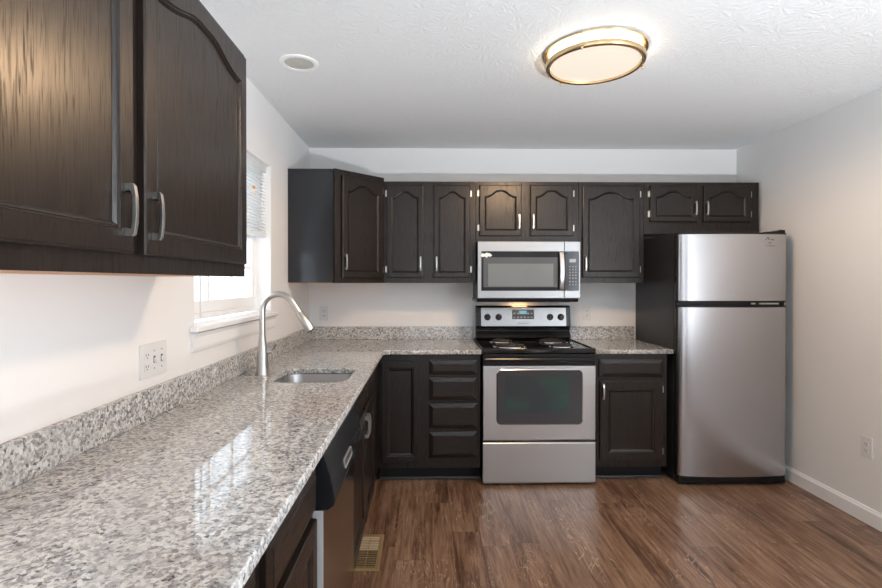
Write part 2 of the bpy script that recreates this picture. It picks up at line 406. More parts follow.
# unseen patio door (rear) and dining window, added to supply daylight and reflections
pd = bpy.data.objects.new('added_patio_door', None); COL.objects.link(pd); pd['kind'] = 'structure'; pd.location = (-.55, YR, 0)
for a, b, yy in ((0.001, .67, -.05), (.63, 1.299, -.09)):
    bm = bmesh.new(); bx(bm, a, a+.07, yy-.035, yy, .06, 2.18); bx(bm, b-.07, b, yy-.035, yy, .06, 2.18)
    bx(bm, a+.07, b-.07, yy-.035, yy, .06, .16); bx(bm, a+.07, b-.07, yy-.035, yy, 2.10, 2.18)
    s = obj('sliding_panel', bm, VINYL, pd); bm = bmesh.new(); bx(bm, a+.07, b-.07, yy-.02, yy-.016, .16, 2.10); obj('pane', bm, GLASS, s)
w2 = bpy.data.objects.new('added_window', None); COL.objects.link(w2); w2['kind'] = 'structure'; w2.location = (XR, -1.95, .70)
bm = bmesh.new()
for y0, y1, z0, z1 in ((0, .05, 0, 1.5), (1.25, 1.3, 0, 1.5), (.05, 1.25, 0, .05), (.05, 1.25, 1.45, 1.5), (.05, 1.25, .73, .77)): bx(bm, .05, .09, y0, y1, z0, z1)
s = obj('window_frame', bm, VINYL, w2); bm = bmesh.new(); bx(bm, .068, .072, .05, 1.25, .05, 1.45); obj('pane', bm, GLASS, s)

# ------------------------------------------------------------------ cabinet parts
def contour(w, h, inset, arch, top=None):
    """inner outline of a door frame, counter-clockwise seen from the front; (x,z)"""
    x0, x1, z0 = inset, w-inset, inset; zt = h - (top or inset)
    pts = [(x0, z0), (x1, z0)]
    if not arch: return pts + [(x1, zt), (x0, zt)]
    zs = zt - arch; cx = (x0+x1)/2; hw = (x1-x0)/2
    pts.append((x1, zs)); n = 26
    for k in range(n+1):
        u = 1 - 2*k/n
        s = u*.86
        q = 1/(1+(abs(u)/.62)**3.6); q1 = 1/(1+(1/.62)**3.6); q = (q-q1)/(1-q1)
        pts.append((cx + hw*s, zs + arch*q))
    pts.append((x0, zs)); return pts
def offset(pts, d):
    n = len(pts); out = []
    for i in range(n):
        p0, p1, p2 = Vector(pts[i-1]), Vector(pts[i]), Vector(pts[(i+1) % n])
        a, b = (p1-p0).normalized(), (p2-p1).normalized()
        na, nb = Vector((-a.y, a.x)), Vector((-b.y, b.x)); m = (na+nb)
        m = m.normalized() if m.length > 1e-6 else na
        out.append(tuple(p1 + m * d / max(.35, m.dot(na))))
    return out
def ring(bm, pts, y): return [bm.verts.new((x, y, z)) for x, z in pts]
def door_front(w, h, arch=0, stile=.055, t=.019, top=None):
    """returns (frame bmesh, panel bmesh); back at y=0, front at y=-t"""
    c0 = contour(w, h, stile, arch, top); n = len(c0)
    def outer(e):
        o = []
        for i, (x, z) in enumerate(c0):
            if i == 0: o.append((e, e))
            elif i == 1: o.append((w-e, e))
            elif i == 2: o.append((w-e, h-e))
            elif i == n-1: o.append((e, h-e))
            else: o.append((x, h-e))
        return o
    f = bmesh.new()
    rb = ring(f, outer(0), 0); r0 = ring(f, outer(0), -t+.004); r1 = ring(f, outer(.002), -t+.001); r2 = ring(f, outer(.005), -t)
    rings = [rb, r0, r1, r2]
    for d, y in ((0, -t), (.003, -t+.0035), (.006, -t+.0042), (.009, -t+.0018), (.013, -t+.0030), (.022, -t+.0085), (.0225, -.004)):
        if arch: d *= .62
        rings.append(ring(f, offset(c0, d), y))
    for a, b in zip(rings, rings[1:]): bridge(f, a, b)
    p = bmesh.new(); a = ring(p, offset(c0, .0215*(.62 if arch else 1)), -t+.0092); b = ring(p, offset(c0, .0215*(.62 if arch else 1)), -.004)
    p.faces.new(a); p.faces.new(b); bridge(p, a, b)
    bmesh.ops.triangulate(p, faces=p.faces[:])
    return f, p
def drawer_front(w, h, t=.019, bev=.024):
    f = bmesh.new(); R4 = lambda e: [(e, e), (w-e, e), (w-e, h-e), (e, h-e)]
    rs = [ring(f, R4(0), 0), ring(f, R4(0), -t+.007), ring(f, R4(.004), -t+.0055), ring(f, R4(bev), -t), ring(f, R4(bev+.0008), -t-.0018), ring(f, R4(bev+.003), -t-.0022)]
    for a, b in zip(rs, rs[1:]): bridge(f, a, b)
    f.faces.new(rs[0]); f.faces.new(rs[-1]); return f
def pull_bm(L=.108, out=.024, wd=.010):
    hl = L/2
    o = [(-hl, 0), (-hl, .015), (-hl+.005, .0195), (-hl*.5, out-.001), (0, out), (hl*.5, out-.001), (hl-.005, .0195), (hl, .015), (hl, 0)]
    i = [(hl-.017, 0), (hl-.014, .0125), (hl-.022, .0145), (hl*.5, out-.0075), (0, out-.007), (-hl*.5, out-.0075), (-hl+.022, .0145), (-hl+.014, .0125), (-hl+.017, 0)]
    bm = bmesh.new(); prism(bm, o + i, lambda u, v, d: (d, -v, u), -wd/2, wd/2); bmesh.ops.triangulate(bm, faces=[f for f in bm.faces if len(f.verts) > 4]); return bm
def add_pull(parent, x, z, y, L=.108, horizontal=False):
    o = obj('handle', pull_bm(L), NICKEL, parent, bevel=.0018); o.location = (x, y, z)
    if horizontal: o.rotation_euler = (0, R(90), 0)
    return o
def add_hinge(parent, x, z, y, s):
    bm = bmesh.new(); lathe(bm, [(.0035, -.025), (.0042, -.023), (.0042, .023), (.0035, .025)], (0, -.004, 0), 10)
    bx(bm, min(0, s*.012), max(0, s*.012), -.0025, 0, -.022, .022)
    o = obj('hinge', bm, NICKEL, parent); o.location = (x, y, z); return o
def add_door(root, d, x, z, w, h, arch=0, stile=.055, hside=None, hz=None, hinge=None, top=None, L=.108, mat_=None, inset=.020):
    """door on the face frame; hside/hinge 'l' or 'r'"""
    f, p = door_front(w, h, arch, stile, top=top)
    do = obj('door', f, mat_ or WOODV, root); do.location = (x, -d-.0006, z)
    obj('panel', p, mat_ or WOODV, do)
    if hside: add_pull(do, inset if hside == 'l' else w-inset, hz, -.019, L)
    if hinge:
        for zz in (.06, h-.06): add_hinge(do, -.001 if hinge == 'l' else w+.001, zz, .0, -1 if hinge == 'l' else 1)
    return do
def frame_bm(w, h, d, openings, ft=.019, z0=0):
    bm = bmesh.new(); wall_holes(bm, 0, w, z0, h, openings, lambda u, z, q: (u, q, z), -d, -d+ft); return bm
def upper(name_label, loc, rz, w, h, d, doors, group='wall cabinets', raw=True):
    t = thing('wall_cabinet', name_label, 'cabinet', loc, rz, group)
    box('body', WOODB, t, 0, w, -d+.0192, -.001, .004, h)
    bm = bmesh.new(); bx(bm, 0, w, -d, -d+.019, 0, h); obj('face_frame', bm, WOODV, t)
    if raw:
        b = box('bottom_panel', WOODR, t, .012, w-.012, -d+.0195, -.002, .001, .0039); b['label'] = 'raw orange wood underside'
    for q in doors: add_door(t, d, **q)
    return t

# ---- left wall uppers (local x runs along +Y)
UZ = 1.388
hL = .768
upper('large dark brown wall cabinet in the foreground above the left counter, two arched doors', (XL, .45, UZ), R(90), 1.275, hL, .305,
      [dict(x=.030, z=.042, w=.567, h=hL-.066, arch=.042, stile=.047, hside='r', hz=.088, inset=.030, top=.052),
       dict(x=.638, z=.042, w=.607, h=hL-.066, arch=.042, stile=.047, hside='l', hz=.088, inset=.030, top=.052)])
# ---- back wall uppers
BZ = 1.363; BH = .750
def diag():
    t = thing('corner_wall_cabinet', 'dark diagonal corner wall cabinet with one arched door facing across the sink', 'cabinet', (XL, YB, BZ), 0, 'wall cabinets')
    h = .772; P = [(.001, -.001), (.001, -.61), (.305, -.61), (.61, -.305), (.61, -.001)]
    bm = bmesh.new(); prism(bm, P, lambda u, v, d: (u, v, d), .004, h); obj('body', bm, WOODB, t)
    bm = bmesh.new(); prism(bm, [(.006, -.006), (.006, -.60), (.30, -.60), (.60, -.30), (.60, -.006)], lambda u, v, d: (u, v, d), 0, .0038); b = obj('bottom_panel', bm, WOODR, t)
    # diagonal face
    L = .305*math.sqrt(2)
    f = box('face_frame', WOODV, t, .0, L, -.0195, -.0005, 0, h); f.location = (.305, -.61, 0); f.rotation_euler = (0, 0, R(45))
    e = bpy.data.objects.new('door', None)
    fr, pn = door_front(L-.075, h-.075, .050, .042, top=.048)
    do = obj('door', fr, WOODV, t); do.rotation_euler = (0, 0, R(45))
    c, s = math.cos(R(45)), math.sin(R(45)); lx, ly = .052, -.0201
    do.location = (.305 + lx*c - ly*s, -.61 + lx*s + ly*c, .034)
    obj('panel', pn, WOODV, do); add_pull(do, .020, .11, -.019)
    for zz in (.06, h-.135): add_hinge(do, L-.074, zz, 0, 1)
    bpy.data.objects.remove(e); return t
diag()
dd = .305
upper('dark wall cabinet with two tall narrow arched doors, left of the microwave', (-.327, YB, BZ), 0, .688, BH, dd,
      [dict(x=.032, z=.040, w=.268, h=BH-.070, arch=.044, stile=.034, hside='r', hz=.10, hinge='l', top=.045),
       dict(x=.378, z=.040, w=.268, h=BH-.070, arch=.044, stile=.034, hside='l', hz=.10, hinge='r', top=.045)], raw=False)
MH = BZ + BH - 1.666
upper('short dark wall cabinet directly above the microwave', (.364, YB, 1.666), 0, .760, MH, dd,
      [dict(x=.024, z=.045, w=.312, h=MH-.072, arch=.046, stile=.038, hside='r', hz=.105, hinge='l', top=.036),
       dict(x=.400, z=.045, w=.318, h=MH-.072, arch=.046, stile=.038, hside='l', hz=.105, hinge='r', top=.036)], raw=False)
upper('dark wall cabinet with one wide tall arched door, right of the microwave', (1.127, YB, BZ), 0, .488, BH, dd,
      [dict(x=.026, z=.040, w=.428, h=BH-.070, arch=.050, stile=.040, hside='l', hz=.10, hinge='r', top=.045)], raw=False)
FH = BZ + BH - 1.728
upper('short dark wall cabinet over the refrigerator, two small arched doors', (1.618, YB, 1.728), 0, .862, FH, dd,
      [dict(x=.040, z=.088, w=.354, h=.268, arch=.044, stile=.038, hside='r', hz=.10, hinge='l', top=.036),
       dict(x=.440, z=.088, w=.356, h=.268, arch=.044, stile=.038, hside='l', hz=.10, hinge='r', top=.036)], raw=False)

# ---- base cabinets
CT = .912; SLAB = .030; BT = CT - SLAB      # counter top, slab, cabinet top
def base(label, loc, rz, w, d, doors=(), drawers=(), shoe=True, x_face0=0, body=True, name='base_cabinet', bodybox=None):
    t = thing(name, label, 'cabinet', loc, rz, 'base cabinets')
    b0 = bodybox or (0, w)
    bm = bmesh.new()
    if name == 'sink_cabinet':   # open-topped carcass so the bowl has room
        bx(bm, 0, .018, -d+.0192, -.001, .105, BT-.001); bx(bm, w-.018, w, -d+.0192, -.001, .105, BT-.001)
        bx(bm, .018, w-.018, -d+.0192, -.001, .105, .123)
    else: bx(bm, b0[0], b0[1], -d+.0192, -.001, .105, BT-.001)
    obj('body', bm, WOODB, t)
    bm = bmesh.new(); bx(bm, x_face0, w, -d, -d+.019, .105, BT-.001); obj('face_frame', bm, WOODV, t)
    box('toe_kick', KICK, t, max(b0[0], x_face0), w, -d+.075, -.001 if name != 'sink_cabinet' else -d+.09, 0, .1048)
    if shoe: box('shoe_moulding', SHOE, t, max(b0[0], x_face0), w, -d+.062, -d+.0748, 0, .018, .004)
    for q in doors: add_door(t, d, **q)
    for q in drawers:
        q = dict(q); hp = q.pop('pull', None); x, z, ww, hh = q['x'], q['z'], q['w'], q['h']
        o = obj('drawer', drawer_front(ww, hh), WOODH, t); o.location = (x, -d-.0006, z)
        if hp: add_pull(o, ww/2, hh/2, -.021, horizontal=True)
    return t
D = .61
# left run (local x -> +Y).  cabinet edges in Y:
base('dark base cabinet nearest the camera under the left counter, mostly cut off by the frame', (XL, .08, 0), R(90), .86, D,
     doors=[dict(x=.03, z=.135, w=.39, h=.565, stile=.055), dict(x=.44, z=.135, w=.39, h=.565, stile=.055)],
     drawers=[dict(x=.03, z=.725, w=.39, h=.130), dict(x=.44, z=.725, w=.39, h=.130)])
base('brown base cabinet with a drawer over a door, beside the dishwasher', (XL, .942, 0), R(90), .482, D,
     doors=[dict(x=.028, z=.135, w=.425, h=.565, stile=.055)], drawers=[dict(x=.028, z=.725, w=.425, h=.130)])
base('dark sink base cabinet with paired doors and nickel pulls, beyond the dishwasher', (XL, 2.045, 0), R(90), .914, D,
     doors=[dict(x=.020, z=.135, w=.425, h=.590, stile=.055, hside='r', hz=.505), dict(x=.469, z=.135, w=.425, h=.590, stile=.055, hside='l', hz=.505)],
     drawers=[dict(x=.020, z=.742, w=.425, h=.118), dict(x=.469, z=.742, w=.425, h=.118)], name='sink_cabinet')
# blind corner filler on the left run
t = thing('corner_filler', 'dark filler panel closing the inside corner between the two base runs', 'panel', (XL, 2.9605, 0), R(90))
box('panel', WOODV, t, 0, .378, -D, -D+.019, .105, BT-.001); box('toe_kick', KICK, t, 0, .452, -D+.075, -D+.09, 0, .1048)
box('shoe_moulding', SHOE, t, 0, .430, -D+.062, -D+.0748, 0, .018)
# back run left
bz = [(.728, .120), (.552, .152), (.365, .162), (.150, .190)]
base('dark corner base cabinet with tall plain door and four drawers, left of the range', (XL, YB, 0), 0, 1.302, D,
     doors=[dict(x=.630, z=.148, w=.262, h=.682, stile=.040)],
     drawers=[dict(x=.955, z=.742, w=.325, h=.098), dict(x=.955, z=.570, w=.325, h=.152), dict(x=.955, z=.378, w=.325, h=.168), dict(x=.955, z=.178, w=.325, h=.176)],
     x_face0=.612, bodybox=(.001, 1.302), name='corner_base_cabinet')
base('dark base cabinet with one drawer above a framed door, between range and refrigerator', (1.147, YB, 0), 0, .495, D,
     doors=[dict(x=.030, z=.150, w=.430, h=.545, stile=.055, hside='l', hz=.475, hinge='r')],
     drawers=[dict(x=.026, z=.722, w=.440, h=.122)])

# ------------------------------------------------------------------ countertops
def curve_slab(name, loops, z, th, m, parent, bev=.004):
    cu = bpy.data.curves.new(name, 'CURVE'); cu.dimensions = '2D'; cu.fill_mode = 'BOTH'
    for lp in loops:
        s = cu.splines.new('POLY'); s.points.add(len(lp)-1)
        for p, (x, y) in zip(s.points, lp): p.co = (x, y, 0, 1)
        s.use_cyclic_u = True
    cu.extrude = th/2-bev; cu.bevel_depth = bev; cu.bevel_resolution = 2; cu.offset = -bev
    t = bpy.data.objects.new(name, cu); COL.objects.link(t)
    dg = bpy.context.evaluated_depsgraph_get(); me = bpy.data.meshes.new_from_object(t.evaluated_get(dg)); bpy.data.objects.remove(t)
    for v in me.vertices: v.co.z += z - th/2
    o = link(name, me, None, parent); me.materials.clear(); me.materials.append(m)
    return o
CE = .648                                    # counter depth
SX, SY = -.548, 2.435                        # sink centre
def sink_loop(grow=0, n=10):
    x0, x1, y0, y1 = SX-.190-grow, SX+.175+grow, SY-.185-grow, SY+.185+grow
    r = .085+grow; out = []
    for cx, cy, a0 in ((x1-r, y0+r, -90), (x1-r, y1-r, 0), (x0+r, y1-r, 90), (x0+r, y0+r, 180)):
        for k in range(n+1):
            a = R(a0+90*k/n); out.append((cx+r*math.cos(a), cy+r*math.sin(a)))
    return out
ct = thing('granite_countertop', 'speckled grey granite countertop running along the left wall and round the corner', 'countertop', (0, 0, 0))
fx = XL+CE; fy = YB-CE; g_ = .0012
outer = [(XL+g_, .02), (fx, .02), (fx, fy-.03), (fx+.006, fy-.012), (fx+.018, fy-.003), (fx+.035, fy), (.366, fy), (.366, YB-g_), (XL+g_, YB-g_)]
curve_slab('slab', [outer, sink_loop()], CT, SLAB, GRAN, ct)
bm = bmesh.new(); bx(bm, XL+g_, XL+.021, .02, YB-g_, CT+.0004, CT+.102); s_ = obj('backsplash', bm, GRAN, ct, bevel=.0015)
bm = bmesh.new(); bx(bm, XL+.0215, .366, YB-.021, YB-g_, CT+.0004, CT+.102); obj('backsplash', bm, GRAN, ct, bevel=.0015)
c2 = thing('granite_countertop', 'short speckled granite countertop between the range and the refrigerator', 'countertop', (0, 0, 0))
curve_slab('slab', [[(1.141, fy), (1.668, fy), (1.668, YB-g_), (1.141, YB-g_)]], CT, SLAB, GRAN, c2)
bm = bmesh.new(); bx(bm, 1.141, 1.668, YB-.021, YB-g_, CT+.0004, CT+.102); obj('backsplash', bm, GRAN, c2, bevel=.0015)

# sink bowl
sk = thing('sink', 'undermount stainless steel sink bowl set in the left granite counter', 'sink', (0, 0, 0))
bm = bmesh.new(); zt = BT-.0008; prev = None
for gr, z in ((.022, zt-.0015), (.022, zt), (.004, zt), (.002, zt-.004), (.001, zt-.15), (-.006, zt-.172), (-.022, zt-.185), (-.05, zt-.188)):
    rg = [bm.verts.new((x, y, z)) for x, y in sink_loop(gr)]
    if prev: bridge(bm, prev, rg)
    prev = rg
bm.faces.new(prev); obj('bowl', bm, brushed('sink_steel', (.36, .36, .37), .3), sk, smooth=True)
bm = bmesh.new(); lathe(bm, [(.044, 0), (.042, .003), (.034, .002), (.030, -.002)], (SX, SY, zt-.1875), 28); obj('drain', bm, CHROME, sk, smooth=True)

# faucet
fa = thing('faucet', 'brushed nickel gooseneck pull-down faucet standing behind the sink', 'faucet', (-.812, 2.44, CT+.0005))
bm = bmesh.new(); lathe(bm, [(.033, 0), (.0335, .006), (.030, .012), (.029, .05), (.026, .10), (.020, .150), (.0165, .180), (.0160, .19)], seg=28); obj('base', bm, NICKEL, fa, smooth=True)
dirx = Vector((math.cos(R(-4)), math.sin(R(-4)), 0))
pts = [Vector((0, 0, .185)), Vector((0, 0, .26)), Vector((0, 0, .31))]
rr, cz = .081, .316
for k in range(0, 15):
    a = R(180 - 152*k/14); pts.append(dirx*(rr + rr*math.cos(a)) + Vector((0, 0, cz + rr*math.sin(a))))
end = pts[-1]; tdir = (pts[-1]-pts[-2]).normalized(); pts.append(end + tdir*.055)
bm = bmesh.new(); tube(bm, pts, .0145, 16); obj('neck', bm, NICKEL, fa, smooth=True)
p0 = end + tdir*.056
bm = bmesh.new(); tube(bm, [p0, p0+tdir*.004, p0+tdir*.05, p0+tdir*.095, p0+tdir*.105], [.0155, .0175, .0195, .0245, .0225], 18); sp_ = obj('spray_head', bm, NICKEL, fa, smooth=True)
bm = bmesh.new(); tube(bm, [p0+tdir*.1055, p0+tdir*.109], [.019, .018], 16); obj('nozzle', bm, SLOT, sp_)
bm = bmesh.new(); tube(bm, [(.018, .006, .112), (.044, .012, .114)], .013, 14); lv = obj('lever_hub', bm, NICKEL, fa, smooth=True)
bm = bmesh.new(); tube(bm, [(.036, .020, .114), (.037, .034, .120), (.038, .060, .128), (.038, .082, .132)], [.007, .006, .0052, .005], 10); obj('lever', bm, NICKEL, fa, smooth=True)

# ------------------------------------------------------------------ dishwasher
dw = thing('dishwasher', 'built-in dishwasher with stainless door and black console under the left counter', 'dishwasher', (XL, 1.432, 0), R(90))
W = .605
box('body', BLACKM, dw, .004, W-.004, -.575, -.01, .10, BT-.004)
bm = bmesh.new(); prism(bm, [(-.615, .115), (-.633, .120), (-.638, .16), (-.638, .695), (-.634, .702), (-.600, .702), (-.600, .115)], lambda u, v, d: (d, u, v), .006, W-.006)
DWS = brushed('smudged_dishwasher_steel', (.40, .385, .38), .16, 'x', .03)
dwd = obj('door', bm, DWS, dw, smooth=False, bevel=.003)
edge = box('door_edge_trim', mat('steel_edge_sheen', (.62, .63, .64), .35, .3), dwd, .001, .0058, -.637, -.600, .115, .702)  # pale colour stands in for the bright reflection on the door's steel side
bm = bmesh.new(); prism(bm, [(-.600, .7035), (-.650, .7035), (-.668, .716), (-.672, .735), (-.660, .80), (-.640, .862), (-.632, .872), (-.600, .874)], lambda u, v, d: (d, u, v), .003, W-.003)
con = obj('console', bm, BLACK, dw, bevel=.003)
def on_console(x, z): # surface point of sloping console
    return -.660 - (.80-z)*(.012/.065) if z < .80 else -.660 + (z-.80)*(.020/.062)
bm = bmesh.new(); prism(bm, rrect(.19, .34, .752, .782, .010), lambda u, v, d: (u, on_console(u, v)-d, v), .0003, .0035); hp = obj('handle_recess', bm, GREYP, con)
bm = bmesh.new(); prism(bm, rrect(.196, .334, .762, .778, .006), lambda u, v, d: (u, on_console(u, v)-d, v), .0037, .0042); obj('finger_slot', bm, SLOT, hp)
for k in range(5):
    bm = bmesh.new(); x = .40+.032*k; zc = .775
    prism(bm, rrect(x, x+.018, zc-.012, zc+.012, .005), lambda u, v, d: (u, on_console(u, v)-d, v), .0003, .004); obj('button', bm, KNOB, con)
box('toe_kick', KICK, dw, .004, W-.004, -.54, -.50, 0, .098)

# ------------------------------------------------------------------ range
RX0, RX1 = .373, 1.135; RW = RX1-RX0; RF = .668     # front distance from wall
rg = thing('range', 'stainless and black electric coil range below the microwave', 'stove', (RX0, YB, 0))
bm = bmesh.new(); bx(bm, .003, RW-.003, -.628, -.012, .030, .885); obj('body', bm, BLACKM, rg)
for x in (.05, RW-.05):
    for y in (-.58, -.08):
        bm = bmesh.new(); lathe(bm, [(.016, 0), (.016, .012), (.009, .014), (.009, .0295)], (x, y, 0), 12); obj('foot', bm, KNOB, rg)
# cooktop with raised rim
bm = bmesh.new()
prism(bm, [(-.012, .887), (-.655, .887), (-.664, .893), (-.664, .912), (-.658, .920), (-.645, .9225), (-.635, .917), (-.07, .917), (-.012, .925)], lambda u, v, d: (d, u, v), .0, RW)
bx(bm, 0, .012, -.655, -.02, .917, .924); bx(bm, RW-.012, RW, -.655, -.02, .917, .924)
ctop = obj('cooktop', bm, ENAMEL, rg, bevel=.002)
def burner(x, y, r):
    bm = bmesh.new(); lathe(bm, [(r+.018, .9185), (r+.016, .9235), (r+.008, .9225), (r-.01, .9195), (r*.3, .9185)], (x, y, 0), 36, cap=(True, True)); pan = obj('drip_pan', bm, CHROME, ctop, smooth=True)
    bm = bmesh.new(); pts = []; turns = 4 if r > .085 else 3; n = turns*28
    for k in range(n+1):
        a = 2*math.pi*turns*k/n; q = .018 + (r-.02)*k/n; pts.append((x+q*math.cos(a), y+q*math.sin(a), .9295))
    tube(bm, pts, .0042, 8)
    for a in (0, 120, 240):
        bx_pts = [(x+.01*math.cos(R(a)), y+.01*math.sin(R(a)), .9240), (x+(r+.006)*math.cos(R(a)), y+(r+.006)*math.sin(R(a)), .9240)]; tube(bm, bx_pts, .002, 6)
    obj('coil', bm, COIL, ctop, smooth=True)
burner(.205, -.500, .098); burner(.190, -.235, .074); burner(.575, -.235, .098); burner(.570, -.500, .074)
# oven door
dz0, dz1 = .305, .808
bm = bmesh.new(); prism(bm, [(-.630, dz0), (-.662, dz0), (-.668, dz0+.006), (-.668, dz1-.002), (-.630, dz1)], lambda u, v, d: (d, u, v), .003, RW-.003)
od = obj('oven_door', bm, STEEL, rg, bevel=.003)
bm = bmesh.new(); prism(bm, rrect(.098, .668, .418, .780, .028), lambda u, v, d: (u, -.6685-d, v), 0, .0025); fr_ = obj('window_trim', bm, mat('dark_grey_glass_border', (.045, .047, .055), .12), od)
bm = bmesh.new(); prism(bm, rrect(.150, .580, .494, .742, .006), lambda u, v, d: (u, -.6713-d, v), 0, .0008); obj('window', bm, OVGL, od)
bm = bmesh.new(); o_, i_ = rrect(.092, .674, .412, .786, .033), rrect(.098, .668, .418, .780, .028)
a = [bm.verts.new((x, -.6684, z)) for x, z in o_]; b = [bm.verts.new((x, -.6722, z)) for x, z in i_]; c = [bm.verts.new((x, -.6684, z)) for x, z in i_]; bridge(bm, a, b); bridge(bm, b, c); bridge(bm, c, a); obj('window_bezel', bm, CHROME, od)
# black upper strip of the door and full-width handle
box('door_top_strip', BLACK, od, .003, RW-.003, -.662, -.630, dz1+.0008, .884, .003)
bm = bmesh.new(); tube(bm, [(.03, -.6625, .852), (.03, -.690, .853)], .010, 10); tube(bm, [(RW-.03, -.6625, .852), (RW-.03, -.690, .853)], .010, 10)
prism(bm, [(-.684, .838), (-.694, .834), (-.703, .841), (-.704, .856), (-.697, .866), (-.685, .864)], lambda u, v, d: (d, u, v), .012, RW-.012)
obj('handle', bm, BLACK, od, bevel=.003)
# storage drawer
bm = bmesh.new(); prism(bm, [(-.630, .014), (-.660, .014), (-.667, .022), (-.667, .288), (-.660, .294), (-.630, .294)], lambda u, v, d: (d, u, v), .001, RW-.001)
obj('storage_drawer', bm, STEEL, rg, bevel=.003)
# backguard
bm = bmesh.new(); prism(bm, [(-.012, .9255), (-.098, .9255), (-.100, .940), (-.072, .985), (-.080, 1.012), (-.100, 1.020), (-.082, 1.172), (-.070, 1.182), (-.012, 1.182)], lambda u, v, d: (d, u, v), .014, RW-.004)
bg = obj('backguard', bm, BLACK, rg, bevel=.004)
def bgf(u, v, d):                                  # sloping face of the backguard
    k = (v-1.020)/.152; return (u, -.100 + .018*k - .0006 - d, v)
bm = bmesh.new(); prism(bm, rrect(.052, RW-.040, 1.024, 1.166, .008), bgf, 0, .003); fp = obj('control_panel', bm, STEELM, bg)
def knob(x, z):
    bm = bmesh.new(); lathe(bm, [(.026, 0), (.026, -.004), (.021, -.007), (.019, -.022), (.016, -.025)], (0, 0, 0), 24, 'y')
    bx(bm, -.004, .004, -.031, -.024, -.018, .018)
    o = obj('knob', bm, KNOB, fp, smooth=True); p = bgf(x, z, .0034); o.location = p
    return o
for x in (.102, .190, .595, .680): knob(x, 1.094)
bm = bmesh.new(); prism(bm, rrect(.297, .468, 1.078, 1.152, .004), bgf, .0034, .005); dp = obj('display_panel', bm, mat('grey_keypad', (.055, .06, .07), .2), fp)
bm = bmesh.new(); prism(bm, rrect(.352, .412, 1.118, 1.144, .002), bgf, .0054, .0060); obj('clock', bm, LCD, dp)
for k in range(6):
    for r_ in range(2):
        if 2 <= k <= 3 and r_ == 1: continue
        bm = bmesh.new(); prism(bm, rrect(.306+.027*k, .324+.027*k, 1.086+.030*r_, 1.098+.030*r_, .003), bgf, .0054, .0060); obj('button', bm, GREYP, dp)
text('lettering', 'Whirlpool', .020, SLOT, fp, bgf(.383, 1.044, .0034), (R(90+6.8), 0, 0))

# ------------------------------------------------------------------ microwave
MX0, MX1, MZ0, MZ1, MD = .366, 1.112, 1.240, 1.664, .372
mw = thing('microwave', 'stainless over-the-range microwave mounted above the stove', 'microwave', (MX0, YB, MZ0)); MW_, MHt = MX1-MX0, MZ1-MZ0
box('body', BLACKM, mw, .004, MW_-.004, -MD, -.002, .006, MHt)
bm = bmesh.new(); bx(bm, 0, .628, -MD-.030, -MD-.0005, .012, MHt-.001); md = obj('door', bm, STEELM, mw, bevel=.003)
bm = bmesh.new(); bx(bm, .6295, MW_, -MD-.030, -MD-.0005, .012, MHt-.001); mp = obj('control_side', bm, STEELM, mw, bevel=.003)
fyM = -MD-.0302
bm = bmesh.new(); prism(bm, rrect(.026, .628, .066, .352, .004), lambda u, v, d: (u, fyM-d, v), 0, .0022); mg = obj('door_glass', bm, GLASSB, md)
bm = bmesh.new(); prism(bm, rrect(.042, .580, .092, .308, .004), lambda u, v, d: (u, fyM-.0024-d, v), 0, .0005); obj('window_border', bm, MWG2, mg)
bm = bmesh.new(); prism(bm, rrect(.076, .548, .098, .262, .003), lambda u, v, d: (u, fyM-.0031-d, v), 0, .0004); obj('window', bm, MWG, mg)
bm = bmesh.new(); prism(bm, rrect(.6295, .735, .066, .352, .004), lambda u, v, d: (u, fyM-d, v), 0, .0022); cp = obj('control_panel', bm, GLASSB, mp)
bm = bmesh.new(); prism(bm, rrect(.665, .712, .272, .296, .002), lambda u, v, d: (u, fyM-.0024-d, v), 0, .0005); obj('display', bm, LCDM, cp)
for r_ in range(7):
    for k in range(3):
        zz = .236-.0205*r_ - (.006 if r_ > 4 else 0)
        bm = bmesh.new(); prism(bm, rrect(.664+.021*k, .674+.021*k, zz, zz+.008, .002), lambda u, v, d: (u, fyM-.0024-d, v), 0, .0005); obj('button', bm, GREYP, cp)
# curved vertical handle
bm = bmesh.new(); o_, i_ = [], []
for k in range(13):
    u = -1+2*k/12; o_.append((u*.134, .052-.026*u*u)); i_.append((u*.134, .038-.026*u*u))
prism(bm, [(z_+.210, y_) for z_, y_ in o_] + [(z_+.210, y_) for z_, y_ in reversed(i_)], lambda u, v, d: (d, fyM-.0024-v, u), .586, .617)
for z_ in (.090, .330): bx(bm, .594, .609, fyM-.026, fyM-.0023, z_-.010, z_+.010)
obj('handle', bm, STEEL, md, bevel=.003)
st = [(.022, .318), (.030, .338), (.050, .333), (.062, .341), (.088, .336), (.104, .322), (.090, .312), (.074, .316), (.066, .304), (.052, .314), (.034, .310)]
bm = bmesh.new(); prism(bm, st, lambda u, v, d: (u, fyM-.0024-d, v), 0, .0006); s_ = obj('sticker', bm, TAPE, md); s_['label'] = 'torn white sticker on the upper left of the door'
text('lettering', 'Whirlpool', .020, GREYP, md, (.385, fyM-.0002, .385))
bm = bmesh.new(); prism(bm, [(-.02, .0055), (-MD-.022, .0055), (-MD-.014, -.014), (-MD+.05, -.020), (-.05, -.016)], lambda u, v, d: (d, u, v), -.006, MW_-.012); ub = obj('vent_underside', bm, BLACK, mw)
box('grease_filter', brushed('aluminium_mesh', (.45, .45, .45), .4), ub, .06, .28, -.30, -.12, -.0225, -.0195); box('grease_filter', GREYP, ub, .46, .68, -.30, -.12, -.0225, -.0195)
lens = box('lamp_lens', HOODL, ub, .31, .43, -.105, -.055, -.0235, -.0195)
ld = bpy.data.lights.new('hood_lamp', 'AREA'); ld.shape = 'RECTANGLE'; ld.size = .12; ld.size_y = .05; ld.energy = .35; ld.color = (1, .62, .30)
